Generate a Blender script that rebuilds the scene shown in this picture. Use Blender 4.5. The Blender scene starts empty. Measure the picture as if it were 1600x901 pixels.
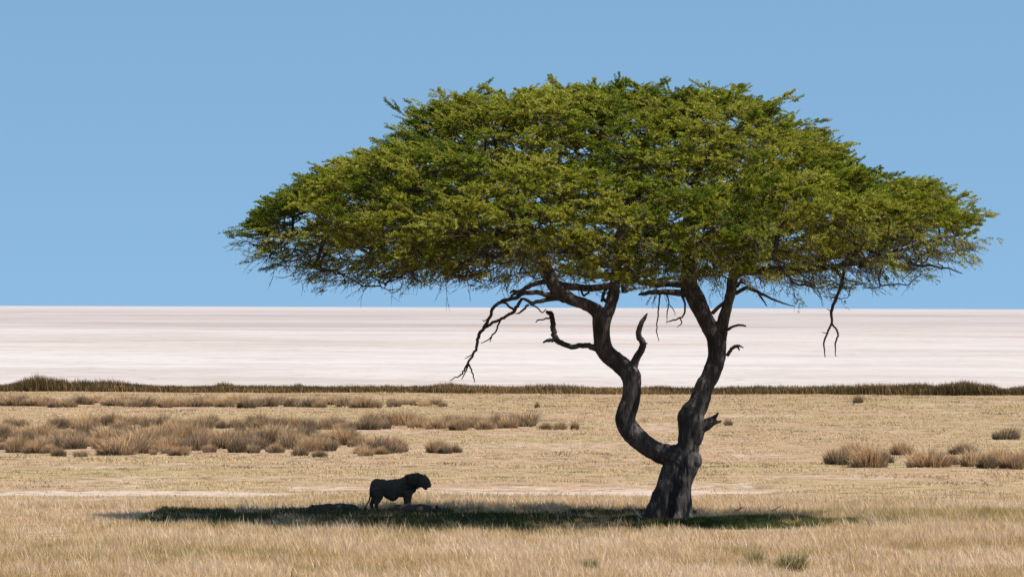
import bpy, math, random
import numpy as np
from mathutils import Vector, Matrix, noise as mn

random.seed(7)
rng = np.random.default_rng(7)
scene = bpy.context.scene
C = scene.collection
R = math.radians

# ------------------------------------------------------------------ camera, sky, sun, exposure
F, H = 7500.0, 6.7                       # focal length in pixels of a 1600 px frame, eye height in metres
cam_d = bpy.data.cameras.new("camera")
cam_d.sensor_width = 36.0
cam_d.lens = F * 36.0 / 1600.0
cam_d.clip_start = 1.0
cam_d.clip_end = 200000.0
cam = bpy.data.objects.new("camera", cam_d)
C.objects.link(cam)
cam.location = (0, 0, H)
PITCH = math.atan(29.5 / F)
cam.rotation_mode = 'QUATERNION'
cam.rotation_quaternion = (Matrix.Rotation(R(90) + PITCH, 3, 'X') @ Matrix.Rotation(R(0.2), 3, 'Z')).to_quaternion()
scene.camera = cam

SUN_EL, SUN_AZ = 60.0, 113.0             # elevation; azimuth clockwise from +Y (the view direction)
w = bpy.data.worlds.new("World")
scene.world = w
w.use_nodes = True
nt = w.node_tree
nt.nodes.clear()
sky = nt.nodes.new('ShaderNodeTexSky')
sky.sky_type = 'NISHITA'
sky.sun_disc = False
sky.sun_elevation = R(SUN_EL)
sky.sun_rotation = R(SUN_AZ)
sky.altitude = 1100
sky.air_density = 1.0
sky.dust_density = 0.0
sky.ozone_density = 4.0
tc = nt.nodes.new('ShaderNodeTexCoord')
vadd = nt.nodes.new('ShaderNodeVectorMath'); vadd.operation = 'ADD'
vadd.inputs[1].default_value = (0, 0, 0.25)
vn = nt.nodes.new('ShaderNodeVectorMath'); vn.operation = 'NORMALIZE'
bg = nt.nodes.new('ShaderNodeBackground')
bg.inputs['Strength'].default_value = 0.106
out = nt.nodes.new('ShaderNodeOutputWorld')
nt.links.new(tc.outputs['Generated'], vadd.inputs[0])
nt.links.new(vadd.outputs[0], vn.inputs[0])
nt.links.new(vn.outputs[0], sky.inputs['Vector'])
tintn = nt.nodes.new('ShaderNodeMix'); tintn.data_type = 'RGBA'; tintn.blend_type = 'MULTIPLY'
tintn.inputs[0].default_value = 1.0
tintn.inputs[7].default_value = (1.09, 1.15, 1.0, 1.0)      # slightly cyan desert air
nt.links.new(sky.outputs[0], tintn.inputs[6])
nt.links.new(tintn.outputs[2], bg.inputs['Color'])
nt.links.new(bg.outputs[0], out.inputs['Surface'])

sd = bpy.data.lights.new("sun", 'SUN')
sd.energy = 5.0
sd.angle = R(0.5)
sd.color = (1.0, 0.955, 0.89)
sun = bpy.data.objects.new("sun", sd)
C.objects.link(sun)
sdir = Vector((math.sin(R(SUN_AZ)) * math.cos(R(SUN_EL)), math.cos(R(SUN_AZ)) * math.cos(R(SUN_EL)), math.sin(R(SUN_EL))))
sun.rotation_euler = sdir.to_track_quat('Z', 'Y').to_euler()
sun.location = (30, 120, 60)

scene.view_settings.view_transform = 'Standard'
scene.view_settings.look = 'None'
scene.view_settings.exposure = 0.6
scene.view_settings.gamma = 1.0
scene.view_settings.use_curve_mapping = False
scene.cycles.max_bounces = 5
scene.cycles.diffuse_bounces = 3
scene.cycles.glossy_bounces = 1
scene.cycles.transmission_bounces = 2
scene.cycles.transparent_max_bounces = 4


# ------------------------------------------------------------------ helpers
def Yat(py):
    return F * H / (py - 480.0)


def at(px, py):
    """ground point seen at a place of the photograph, in metres"""
    y = Yat(py)
    return ((px - 800.0) / F * y, y)


def tag(o, label=None, cat=None, group=None, kind=None):
    if label: o['label'] = label
    if cat: o['category'] = cat
    if group: o['group'] = group
    if kind: o['kind'] = kind
    return o


def link(name, me, mat=None, parent=None, smooth=False):
    o = bpy.data.objects.new(name, me)
    C.objects.link(o)
    if mat and not me.materials: me.materials.append(mat)
    if parent: o.parent = parent
    if smooth:
        me.polygons.foreach_set('use_smooth', np.ones(len(me.polygons), dtype=bool))
    return o


def empty(name, loc, rz=0.0):
    o = bpy.data.objects.new(name, None)
    C.objects.link(o)
    o.location = loc
    o.rotation_euler = (0, 0, rz)
    o.empty_display_size = 0.3
    return o


def mesh_np(name, verts, faces_list, attrs=None):
    """verts (n,3); faces_list = list of (m,k) index arrays of one size k; attrs = {name: per-vertex float}"""
    me = bpy.data.meshes.new(name)
    n = len(verts)
    me.vertices.add(n)
    me.vertices.foreach_set('co', np.ascontiguousarray(verts, dtype=np.float32).ravel())
    loops = np.concatenate([f.ravel() for f in faces_list]).astype(np.int32)
    sizes = np.concatenate([np.full(len(f), f.shape[1], dtype=np.int32) for f in faces_list])
    starts = np.concatenate([[0], np.cumsum(sizes)[:-1]]).astype(np.int32)
    me.loops.add(len(loops))
    me.loops.foreach_set('vertex_index', loops)
    me.polygons.add(len(sizes))
    me.polygons.foreach_set('loop_start', starts)
    me.polygons.foreach_set('loop_total', sizes)
    me.update(calc_edges=True)
    if attrs:
        for k, v in attrs.items():
            a = me.attributes.new(k, 'FLOAT', 'POINT')
            a.data.foreach_set('value', np.ascontiguousarray(v, dtype=np.float32))
    return me


def _hash(ix, iy, s):
    h = (ix.astype(np.int64) * 374761393 + iy.astype(np.int64) * 668265263 + s * 974711) & 0x7fffffff
    h = ((h ^ (h >> 13)) * 1274126177) & 0x7fffffff
    return ((h ^ (h >> 16)) & 0xffff) / 65535.0


def vnoise(x, y, s=0):
    x = np.asarray(x, dtype=float); y = np.asarray(y, dtype=float)
    ix, iy = np.floor(x), np.floor(y)
    fx, fy = x - ix, y - iy
    fx = fx * fx * (3 - 2 * fx); fy = fy * fy * (3 - 2 * fy)
    a, b = _hash(ix, iy, s), _hash(ix + 1, iy, s)
    c, d = _hash(ix, iy + 1, s), _hash(ix + 1, iy + 1, s)
    return (a * (1 - fx) + b * fx) * (1 - fy) + (c * (1 - fx) + d * fx) * fy


def fbm(x, y, s=0, o=4):
    t, a, n = 0, 0.5, 0
    for i in range(o):
        t = t + a * vnoise(x * 2 ** i, y * 2 ** i, s + i * 17); n += a; a *= 0.5
    return t / n


def sstep(a, b, x):
    t = np.clip((x - a) / (b - a), 0, 1)
    return t * t * (3 - 2 * t)


# ------------------------------------------------------------------ materials
def newmat(name):
    m = bpy.data.materials.new(name)
    m.use_nodes = True
    m.node_tree.nodes.clear()
    return m, m.node_tree.nodes, m.node_tree.links


def ramp(N, cols, pos):
    r = N.new('ShaderNodeValToRGB')
    e = r.color_ramp.elements
    while len(e) < len(cols): e.new(0.5)
    for i, (c, p) in enumerate(zip(cols, pos)):
        e[i].position = p; e[i].color = (*c, 1)
    return r


def leafy(name, cols, pos, transl=0.35, attr='tint', objrand=0.0, rough=0.6):
    """thin blades and leaves: diffuse + translucent, colour picked by the per-vertex attribute"""
    m, N, L = newmat(name)
    a = N.new('ShaderNodeAttribute'); a.attribute_name = attr
    fac = a.outputs['Fac']
    if objrand:
        oi = N.new('ShaderNodeObjectInfo')
        mad = N.new('ShaderNodeMath'); mad.operation = 'MULTIPLY_ADD'
        mad.inputs[1].default_value = objrand; mad.inputs[2].default_value = -objrand / 2
        L.new(oi.outputs['Random'], mad.inputs[0])
        ad = N.new('ShaderNodeMath'); ad.operation = 'ADD'
        L.new(mad.outputs[0], ad.inputs[0]); L.new(fac, ad.inputs[1])
        fac = ad.outputs[0]
    r = ramp(N, cols, pos)
    L.new(fac, r.inputs[0])
    d = N.new('ShaderNodeBsdfDiffuse'); t = N.new('ShaderNodeBsdfTranslucent')
    mx = N.new('ShaderNodeMixShader'); mx.inputs[0].default_value = transl
    L.new(r.outputs[0], d.inputs[0]); L.new(r.outputs[0], t.inputs[0])
    L.new(d.outputs[0], mx.inputs[1]); L.new(t.outputs[0], mx.inputs[2])
    o = N.new('ShaderNodeOutputMaterial')
    L.new(mx.outputs[0], o.inputs[0])
    return m


def mat_pan():
    m, N, L = newmat('salt_pan_clay')
    g = N.new('ShaderNodeNewGeometry')

    def nz(scale, loc, det, rough=0.55):
        mp = N.new('ShaderNodeMapping'); L.new(g.outputs['Position'], mp.inputs[0])
        mp.inputs['Scale'].default_value = scale; mp.inputs['Location'].default_value = loc
        n = N.new('ShaderNodeTexNoise'); n.inputs['Scale'].default_value = 1.0; n.inputs['Detail'].default_value = det
        n.inputs['Roughness'].default_value = rough
        L.new(mp.outputs[0], n.inputs[0])
        return n.outputs[0]

    def mul(a, b):
        mx = N.new('ShaderNodeMix'); mx.data_type = 'RGBA'; mx.blend_type = 'MULTIPLY'; mx.inputs[0].default_value = 1
        L.new(a, mx.inputs[6]); L.new(b, mx.inputs[7])
        return mx.outputs[2]
    r1 = ramp(N, [(0.375, 0.331, 0.299), (0.427, 0.388, 0.362), (0.442, 0.413, 0.394)], [0.36, 0.5, 0.62])
    L.new(nz((0.0035, 0.003, 1), (0, 0, 0), 5), r1.inputs[0])
    # small clods and crust
    r2 = ramp(N, [(0.66, 0.62, 0.60), (0.93, 0.92, 0.92), (1.0, 1.0, 1.0)], [0.30, 0.40, 0.55])
    L.new(nz((0.30, 0.13, 1), (5, 1, 0), 7, 0.7), r2.inputs[0])
    r3 = ramp(N, [(0.87, 0.85, 0.84), (1.0, 1.0, 1.0)], [0.40, 0.55])
    L.new(nz((0.02, 0.02, 1), (2, 7, 0), 8, 0.7), r3.inputs[0])
    # the far flats are greyer, with a white crust beyond
    sp = N.new('ShaderNodeSeparateXYZ'); L.new(g.outputs['Position'], sp.inputs[0])
    dv = N.new('ShaderNodeMath'); dv.operation = 'DIVIDE'; dv.inputs[1].default_value = 20000.0
    L.new(sp.outputs[1], dv.inputs[0])
    ad = N.new('ShaderNodeMath'); ad.operation = 'MULTIPLY_ADD'; ad.inputs[1].default_value = 0.10; 
    L.new(nz((0.0006, 0.0012, 1), (1, 3, 0), 5), ad.inputs[0]); L.new(dv.outputs[0], ad.inputs[2])
    r4 = ramp(N, [(1, 1, 1), (0.99, 0.97, 0.97), (0.86, 0.83, 0.84), (0.82, 0.80, 0.82), (0.95, 0.93, 0.96)], [0.0, 0.10, 0.155, 0.30, 0.60])
    L.new(ad.outputs[0], r4.inputs[0])
    c = mul(mul(mul(r1.outputs[0], r2.outputs[0]), r3.outputs[0]), r4.outputs[0])
    d = N.new('ShaderNodeBsdfDiffuse'); L.new(c, d.inputs[0])
    o = N.new('ShaderNodeOutputMaterial'); L.new(d.outputs[0], o.inputs[0])
    return m


def mat_ground():
    m, N, L = newmat('dry_grassland_soil')
    g = N.new('ShaderNodeNewGeometry')
    mp = N.new('ShaderNodeMapping'); L.new(g.outputs['Position'], mp.inputs[0])
    mp.inputs['Scale'].default_value = (0.8, 0.6, 1)
    n1 = N.new('ShaderNodeTexNoise'); n1.inputs['Scale'].default_value = 1.0; n1.inputs['Detail'].default_value = 8
    n1.inputs['Roughness'].default_value = 0.7
    L.new(mp.outputs[0], n1.inputs[0])
    r1 = ramp(N, [(0.14, 0.095, 0.062), (0.265, 0.185, 0.113), (0.33, 0.24, 0.155)], [0.36, 0.46, 0.62])
    L.new(n1.outputs[0], r1.inputs[0])
    mp0 = N.new('ShaderNodeMapping'); L.new(g.outputs['Position'], mp0.inputs[0])
    mp0.inputs['Scale'].default_value = (0.05, 0.06, 1)
    n0 = N.new('ShaderNodeTexNoise'); n0.inputs['Scale'].default_value = 1.0; n0.inputs['Detail'].default_value = 3
    L.new(mp0.outputs[0], n0.inputs[0])
    r0 = ramp(N, [(0.95, 1.0, 0.88), (1.0, 1.0, 1.0), (1.05, 1.0, 1.02)], [0.38, 0.5, 0.62])
    L.new(n0.outputs[0], r0.inputs[0])
    mu = N.new('ShaderNodeMix'); mu.data_type = 'RGBA'; mu.blend_type = 'MULTIPLY'; mu.inputs[0].default_value = 1
    L.new(r1.outputs[0], mu.inputs[6]); L.new(r0.outputs[0], mu.inputs[7])
    a = N.new('ShaderNodeAttribute'); a.attribute_name = 'sand'
    n2 = N.new('ShaderNodeTexNoise'); n2.inputs['Scale'].default_value = 1.3; n2.inputs['Detail'].default_value = 6
    L.new(g.outputs['Position'], n2.inputs[0])
    ad = N.new('ShaderNodeMath'); ad.operation = 'MULTIPLY_ADD'; ad.inputs[1].default_value = 0.9; 
    L.new(n2.outputs[0], ad.inputs[0]); 
    sb = N.new('ShaderNodeMath'); sb.operation = 'SUBTRACT'; sb.inputs[1].default_value = 0.95
    L.new(a.outputs['Fac'], sb.inputs[0]); L.new(sb.outputs[0], ad.inputs[2])
    rr = ramp(N, [(0, 0, 0), (1, 1, 1)], [0.0, 0.12])
    L.new(ad.outputs[0], rr.inputs[0])
    mx = N.new('ShaderNodeMix'); mx.data_type = 'RGBA'
    L.new(rr.outputs[0], mx.inputs[0]); L.new(mu.outputs[2], mx.inputs[6])
    mx.inputs[7].default_value = (0.40, 0.315, 0.262, 1)
    d = N.new('ShaderNodeBsdfDiffuse'); L.new(mx.outputs[2], d.inputs[0])
    b = N.new('ShaderNodeBump'); b.inputs['Strength'].default_value = 0.5; b.inputs['Distance'].default_value = 0.05
    L.new(n1.outputs[0], b.inputs['Height']); L.new(b.outputs[0], d.inputs['Normal'])
    o = N.new('ShaderNodeOutputMaterial'); L.new(d.outputs[0], o.inputs[0])
    return m


def mat_bark(name, dark=(0.028, 0.021, 0.018), mid=(0.075, 0.058, 0.05), pale=(0.26, 0.21, 0.19)):
    m, N, L = newmat(name)
    tcn = N.new('ShaderNodeTexCoord')
    mp = N.new('ShaderNodeMapping'); L.new(tcn.outputs['Object'], mp.inputs[0])
    mp.inputs['Scale'].default_value = (9, 9, 1.6)
    n1 = N.new('ShaderNodeTexNoise'); n1.inputs['Scale'].default_value = 1.6; n1.inputs['Detail'].default_value = 8
    n1.inputs['Roughness'].default_value = 0.65; n1.inputs['Distortion'].default_value = 0.6
    L.new(mp.outputs[0], n1.inputs[0])
    n2 = N.new('ShaderNodeTexNoise'); n2.inputs['Scale'].default_value = 1.3; n2.inputs['Detail'].default_value = 4
    L.new(tcn.outputs['Object'], n2.inputs[0])
    av = N.new('ShaderNodeMath'); av.operation = 'MULTIPLY_ADD'; av.inputs[1].default_value = 0.55
    L.new(n1.outputs[0], av.inputs[0])
    hm = N.new('ShaderNodeMath'); hm.operation = 'MULTIPLY'; hm.inputs[1].default_value = 0.45
    L.new(n2.outputs[0], hm.inputs[0]); L.new(hm.outputs[0], av.inputs[2])
    r = ramp(N, [dark, mid, pale], [0.38, 0.5, 0.66]); L.new(av.outputs[0], r.inputs[0])
    p = N.new('ShaderNodeBsdfPrincipled'); p.inputs['Roughness'].default_value = 0.9
    L.new(r.outputs[0], p.inputs['Base Color'])
    b = N.new('ShaderNodeBump'); b.inputs['Strength'].default_value = 0.9; b.inputs['Distance'].default_value = 0.05
    L.new(n1.outputs[0], b.inputs['Height']); L.new(b.outputs[0], p.inputs['Normal'])
    o = N.new('ShaderNodeOutputMaterial'); L.new(p.outputs[0], o.inputs[0])
    return m


def mat_fur(name, col, dark):
    m, N, L = newmat(name)
    tcn = N.new('ShaderNodeTexCoord')
    n1 = N.new('ShaderNodeTexNoise'); n1.inputs['Scale'].default_value = 6; n1.inputs['Detail'].default_value = 6
    L.new(tcn.outputs['Object'], n1.inputs[0])
    r = ramp(N, [dark, col], [0.35, 0.65]); L.new(n1.outputs[0], r.inputs[0])
    p = N.new('ShaderNodeBsdfPrincipled'); p.inputs['Roughness'].default_value = 0.85
    L.new(r.outputs[0], p.inputs['Base Color'])
    o = N.new('ShaderNodeOutputMaterial'); L.new(p.outputs[0], o.inputs[0])
    return m


M_pan = mat_pan()
M_ground = mat_ground()
M_bark = mat_bark('dark_bark', (0.015, 0.012, 0.010), (0.034, 0.027, 0.024), (0.135, 0.112, 0.102))
M_twig = mat_bark('twig_bark', (0.02, 0.015, 0.012), (0.045, 0.034, 0.028), (0.14, 0.11, 0.09))
M_deadpale = mat_bark('bleached_wood', (0.18, 0.14, 0.11), (0.32, 0.27, 0.23), (0.5, 0.44, 0.38))
M_leaf = leafy('thorn_tree_leaf', [(0.066, 0.103, 0.012), (0.128, 0.171, 0.015), (0.299, 0.309, 0.030), (0.441, 0.413, 0.076), (0.186, 0.144, 0.085)],
               [0.0, 0.3, 0.6, 0.88, 1.0], 0.26)
M_straw = leafy('straw_grass_blade', [(0.187, 0.200, 0.051), (0.407, 0.304, 0.123), (0.561, 0.392, 0.210), (0.661, 0.488, 0.305), (0.730, 0.568, 0.392)],
                [0.0, 0.22, 0.5, 0.8, 1.0], 0.42)
M_turf = leafy('short_turf_blade', [(0.137, 0.100, 0.068), (0.357, 0.284, 0.119), (0.494, 0.360, 0.196), (0.596, 0.443, 0.272)],
               [0.0, 0.28, 0.6, 1.0], 0.25)
M_tuss = leafy('tussock_blade', [(0.10, 0.09, 0.04), (0.25, 0.185, 0.125), (0.43, 0.30, 0.19), (0.60, 0.37, 0.17), (0.70, 0.52, 0.32)],
               [0.0, 0.3, 0.55, 0.8, 1.0], 0.40, objrand=0.45)
M_sedge = leafy('sedge_blade', [(0.043, 0.031, 0.017), (0.092, 0.065, 0.027), (0.173, 0.113, 0.048), (0.389, 0.235, 0.114)],
                [0.0, 0.4, 0.75, 1.0], 0.2)
M_green_shade = leafy('green_shade_blade', [(0.03, 0.055, 0.014), (0.055, 0.085, 0.020), (0.12, 0.095, 0.05), (0.08, 0.14, 0.03), (0.11, 0.18, 0.04)], [0.0, 0.4, 0.66, 0.8, 1.0], 0.3)  # green grass colours; the dark and brown tones also deepen the tree's shadow
M_fur = mat_fur('lion_fur', (0.09, 0.064, 0.04), (0.065, 0.046, 0.03))
M_mane = mat_fur('lion_mane', (0.055, 0.037, 0.024), (0.035, 0.024, 0.016))
M_dark = mat_fur('dark_skin', (0.02, 0.015, 0.012), (0.012, 0.01, 0.01))


# ------------------------------------------------------------------ the setting: pan and grassland
def relief(x, y):
    return 0.16 * (fbm(x * 0.09, y * 0.12, 3, 3) - 0.5) + 0.07 * (fbm(x * 0.7, y * 0.9, 9, 3) - 0.5)


def py_of(y):
    return 480.0 + F * H / y


def px_of(x, y):
    return 800.0 + F * x / y


def sand_mask(x, y):
    """pale sandy strips where the turf is worn away"""
    wob = 1.4 * (fbm(x * 0.12, y * 0 + 3.3, 21, 3) - 0.5) * 2
    m = np.zeros_like(x)
    for yc, x0, x1, hw, st in ((171.5, -19, -7.2, 3.4, 0.95), (177.5, -9, 5, 2.4, 0.8), (173.2, -3.5, 7.5, 3.0, 0.95),
                               (175.0, 3.2, 10.5, 3.6, 0.9), (200.0, 5, 22, 1.8, 0.6), (169.5, -20, -13, 1.5, .9),
                               (214, 3, 24, 2.0, 0.62), (181.5, -14, -1, 1.0, 0.6), (228, -12, 6, 2.0, 0.5),
                               (181, 8, 22, 0.8, 0.55)):
        d = np.abs(y + wob - yc + 1.3 * (fbm(x * .5, y * .5, 23, 2) - .5)) / hw / (0.35 + 1.3 * fbm(x * .28, y * .1 + yc, 25, 2))
        e = sstep(x0 - 1.5, x0 + 1.5, x) * (1 - sstep(x1 - 1.5, x1 + 1.5, x))
        m = np.maximum(m, (1 - sstep(0.5, 1.3, d)) * e * st * 0.67)
    patch = sstep(0.56, 0.72, fbm(x * 0.14, y * 0.11, 33, 4)) * 0.50
    return np.maximum(m, patch)


def pan_edge(x):
    return 402.0 + 5 * (fbm(x * 0.04, x * 0 + 1.7, 41, 3) - 0.5)


me = mesh_np('salt_pan', np.array([[-90000, -3000, -0.3], [90000, -3000, -0.3], [90000, 150000, -0.3], [-90000, 150000, -0.3]], float), [np.array([[0, 1, 2, 3]])])
tag(link('salt_pan', me, M_pan), 'flat bare white pink clay salt pan reaching the horizon', kind='structure')

xs = np.concatenate([np.linspace(-2500, -75, 12), np.arange(-70, 70.1, 0.5), np.linspace(75, 2500, 12)])
ys = np.concatenate([np.linspace(-300, 95, 8), np.arange(100, 412.1, 0.5)])
gx, gy = np.meshgrid(xs, ys)
far = (np.abs(gx) > 71) | (gy < 99)
gz = np.where(far, -0.02, relief(gx, gy))
edge = sstep(0, 5, gy - pan_edge(gx))
gz = gz * (1 - edge) + (-0.45) * edge
nv, nu = gx.shape
idx = np.arange(nv * nu).reshape(nv, nu)
q = np.stack([idx[:-1, :-1], idx[:-1, 1:], idx[1:, 1:], idx[1:, :-1]], -1).reshape(-1, 4)
me = mesh_np('grassland', np.stack([gx, gy, gz], -1).reshape(-1, 3), [q], {'sand': sand_mask(gx, gy).ravel()})
tag(link('grassland', me, M_ground, smooth=True), 'dry straw coloured grassland plain in front of the pan', kind='structure')


# ------------------------------------------------------------------ blades
def blades(px, py_, pz, h, wdt, tint, lean=(-0.10, 0.0), spread=0.28, curve=0.25, fan=None):
    """curved two-piece blades; returns verts, quads, tris, tint"""
    n = len(px)
    az = rng.uniform(0, 2 * np.pi, n)
    base = np.stack([px, py_, pz], 1)
    d = np.stack([np.cos(az), np.sin(az), np.zeros(n)], 1)
    lean_v = rng.normal(0, spread, (n, 2)) + np.array(lean)
    if fan is not None: lean_v = lean_v + fan
    up = np.concatenate([lean_v, np.ones((n, 1))], 1)
    up /= np.linalg.norm(up, axis=1)[:, None]
    hh = np.asarray(h)[:, None]
    bend = np.concatenate([lean_v * curve * 2 + rng.normal(0, curve * .4, (n, 2)), -np.abs(rng.normal(0, 0.1, (n, 1)))], 1)
    mid = base + up * hh * 0.55 + bend * hh * 0.12
    tip = base + up * hh + bend * hh * 0.55
    ww = np.asarray(wdt)[:, None] * 0.5
    v = np.empty((n, 5, 3))
    v[:, 0] = base - d * ww; v[:, 1] = base + d * ww
    v[:, 2] = mid + d * ww * 0.85; v[:, 3] = mid - d * ww * 0.85
    v[:, 4] = tip
    i = np.arange(n)[:, None] * 5
    quads = i + np.array([[0, 1, 2, 3]])
    tris = i + np.array([[3, 2, 4]])
    t = np.repeat(np.asarray(tint), 5).reshape(n, 5)
    return v.reshape(-1, 3), quads, tris, t.ravel()


def scatter(n, y0, y1, pad=4.0):
    """points over a strip of the plain a little wider than the view"""
    y = np.sqrt(rng.uniform(y0 ** 2, y1 ** 2, n))
    x = rng.uniform(-1, 1, n) * (0.1075 * y + pad)
    return x, y


TREE = np.array([5.0, 150.0])


def shadezone(x, y):  # area under the crown where pale straw is thinned to darken the shadow
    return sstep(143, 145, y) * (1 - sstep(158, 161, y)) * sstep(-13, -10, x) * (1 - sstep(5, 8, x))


def grass_field():
    x, y = scatter(950000, 112, 171, 8)
    clump = fbm(x * 1.6, y * 1.6, 51, 3)
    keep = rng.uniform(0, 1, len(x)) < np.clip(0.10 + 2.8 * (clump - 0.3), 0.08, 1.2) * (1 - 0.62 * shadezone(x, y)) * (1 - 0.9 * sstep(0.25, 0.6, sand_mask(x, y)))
    d = np.hypot(x - TREE[0], y - TREE[1])
    keep &= d > 0.8
    # thins out where tall grass gives way to the grazed turf
    fade = 1 - sstep(161, 172, y + 16 * (fbm(x * 0.15, y * 0.2, 61, 3) - 0.5))
    keep &= rng.uniform(0, 1, len(x)) < fade
    x, y = x[keep], y[keep]
    big = fbm(x * 0.16, y * 0.2, 71, 3)
    med = fbm(x * 0.8, y * 0.8, 81, 3)
    h = 0.17 + 0.20 * big + 0.20 * (med - 0.3)
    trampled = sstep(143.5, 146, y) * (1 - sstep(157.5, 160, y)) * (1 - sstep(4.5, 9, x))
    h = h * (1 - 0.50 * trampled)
    h *= 1 + 0.40 * np.exp(-(((x - 13) / 3.0) ** 2 + ((y - 146) / 4.5) ** 2))
    h *= 1 - 0.62 * np.exp(-(((x - 7.6) / 2.6) ** 2 + ((y - 145) / 4.5) ** 4))
    h *= 1 - 0.35 * sstep(158, 165, y) * (1 - sstep(8, 14, x))
    h = np.clip(h, 0.1, 0.7) * rng.uniform(0.55, 1.15, len(x))
    fine = fbm(x * 3.1, y * 2.2, 88, 2)
    t = 0.68 + 0.8 * (big - 0.5) * -1 + 0.8 * (med - 0.5) + 0.5 * (fine - 0.5) + rng.normal(0, 0.17, len(x))
    t -= 0.35 * sstep(0.66, 0.76, fbm(x * 1.1, y * 0.8, 97, 3))
    h = h * (0.8 + 0.5 * fine)
    t -= 0.15 * sstep(0.52, 0.68, fbm(x * 0.22, y * 0.3, 91, 3))
    t -= 0.20 * np.exp(-(((y - 152) / 7) ** 2)) * sstep(5, 9, x)
    # greener under the tree
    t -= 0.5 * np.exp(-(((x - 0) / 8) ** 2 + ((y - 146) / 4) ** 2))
    t = np.clip(t, 0.08, 1)
    tall = rng.uniform(0, 1, len(x)) < 0.035
    h = np.where(tall, h * 1.35 + .06, h); t = np.where(tall, np.clip(t + 0.25, 0, 1), t)
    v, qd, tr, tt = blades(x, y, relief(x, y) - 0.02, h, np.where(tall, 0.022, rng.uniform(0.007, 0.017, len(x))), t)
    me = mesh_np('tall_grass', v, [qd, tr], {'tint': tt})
    tag(link('tall_grass', me, M_straw), 'tall pale straw grass across the foreground and round the tree', 'grass', kind='stuff')


def turf():
    n = 800000
    # denser nearer
    y = 158 + (392 - 158) * rng.uniform(0, 1, n) ** 1.15
    x = rng.uniform(-1, 1, n) * (0.1075 * y + 9)
    cl = fbm(x * 0.9, y * 1.1, 101, 3)
    keep = rng.uniform(0, 1, n) < np.clip((cl - 0.25) * 2.0, 0.08, 1) * (1 - 0.9 * sstep(0.2, 0.6, sand_mask(x, y)))
    x, y = x[keep], y[keep]
    big = fbm(x * 0.06, y * 0.09, 111, 3)
    h = (0.035 + 0.085 * sstep(0.4, 0.8, fbm(x * 0.5, y * 0.5, 121, 3))) * rng.uniform(0.6, 1.6, len(x))
    t = 0.68 + 0.35 * (big - 0.5) + rng.normal(0, 0.09, len(x))
    gr = sstep(300, 345, y) * 0.18
    t = t - gr
    dk = sstep(0.64, 0.72, fbm(x * 0.45, y * 0.22, 131, 4))
    t = np.where(rng.uniform(0, 1, len(x)) < dk * 0.9, rng.uniform(0, 0.15, len(x)), t)
    wd = rng.uniform(0.02, 0.045, len(x)) * (y / 200)
    v, qd, tr, tt = blades(x, y, relief(x, y) - 0.01, h, wd, np.clip(t, 0, 1), spread=0.6)
    me = mesh_np('short_turf', v, [qd, tr], {'tint': tt})
    tag(link('short_turf', me, M_turf), 'grazed yellow turf between the tall grass and the pan', 'grass', kind='stuff')


def shade_green():  # real green grass, plus dark blades that put extra shade under the tree
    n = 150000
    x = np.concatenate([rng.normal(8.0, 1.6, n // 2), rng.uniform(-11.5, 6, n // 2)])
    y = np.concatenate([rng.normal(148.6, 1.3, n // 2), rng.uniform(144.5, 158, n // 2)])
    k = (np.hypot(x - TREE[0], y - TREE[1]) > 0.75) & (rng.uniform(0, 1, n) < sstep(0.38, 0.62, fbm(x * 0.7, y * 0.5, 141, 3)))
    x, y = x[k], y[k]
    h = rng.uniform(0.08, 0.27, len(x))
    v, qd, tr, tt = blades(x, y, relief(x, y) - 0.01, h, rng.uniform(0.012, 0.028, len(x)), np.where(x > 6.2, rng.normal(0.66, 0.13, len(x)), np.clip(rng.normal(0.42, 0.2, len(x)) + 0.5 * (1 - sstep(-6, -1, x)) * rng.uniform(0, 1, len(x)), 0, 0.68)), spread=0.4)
    me = mesh_np('green_shade_grass', v, [qd, tr], {'tint': tt})
    tag(link('green_shade_grass', me, M_green_shade), 'short green grass at the tree foot with dark blades added to deepen the shadow', 'grass', kind='stuff')


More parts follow.
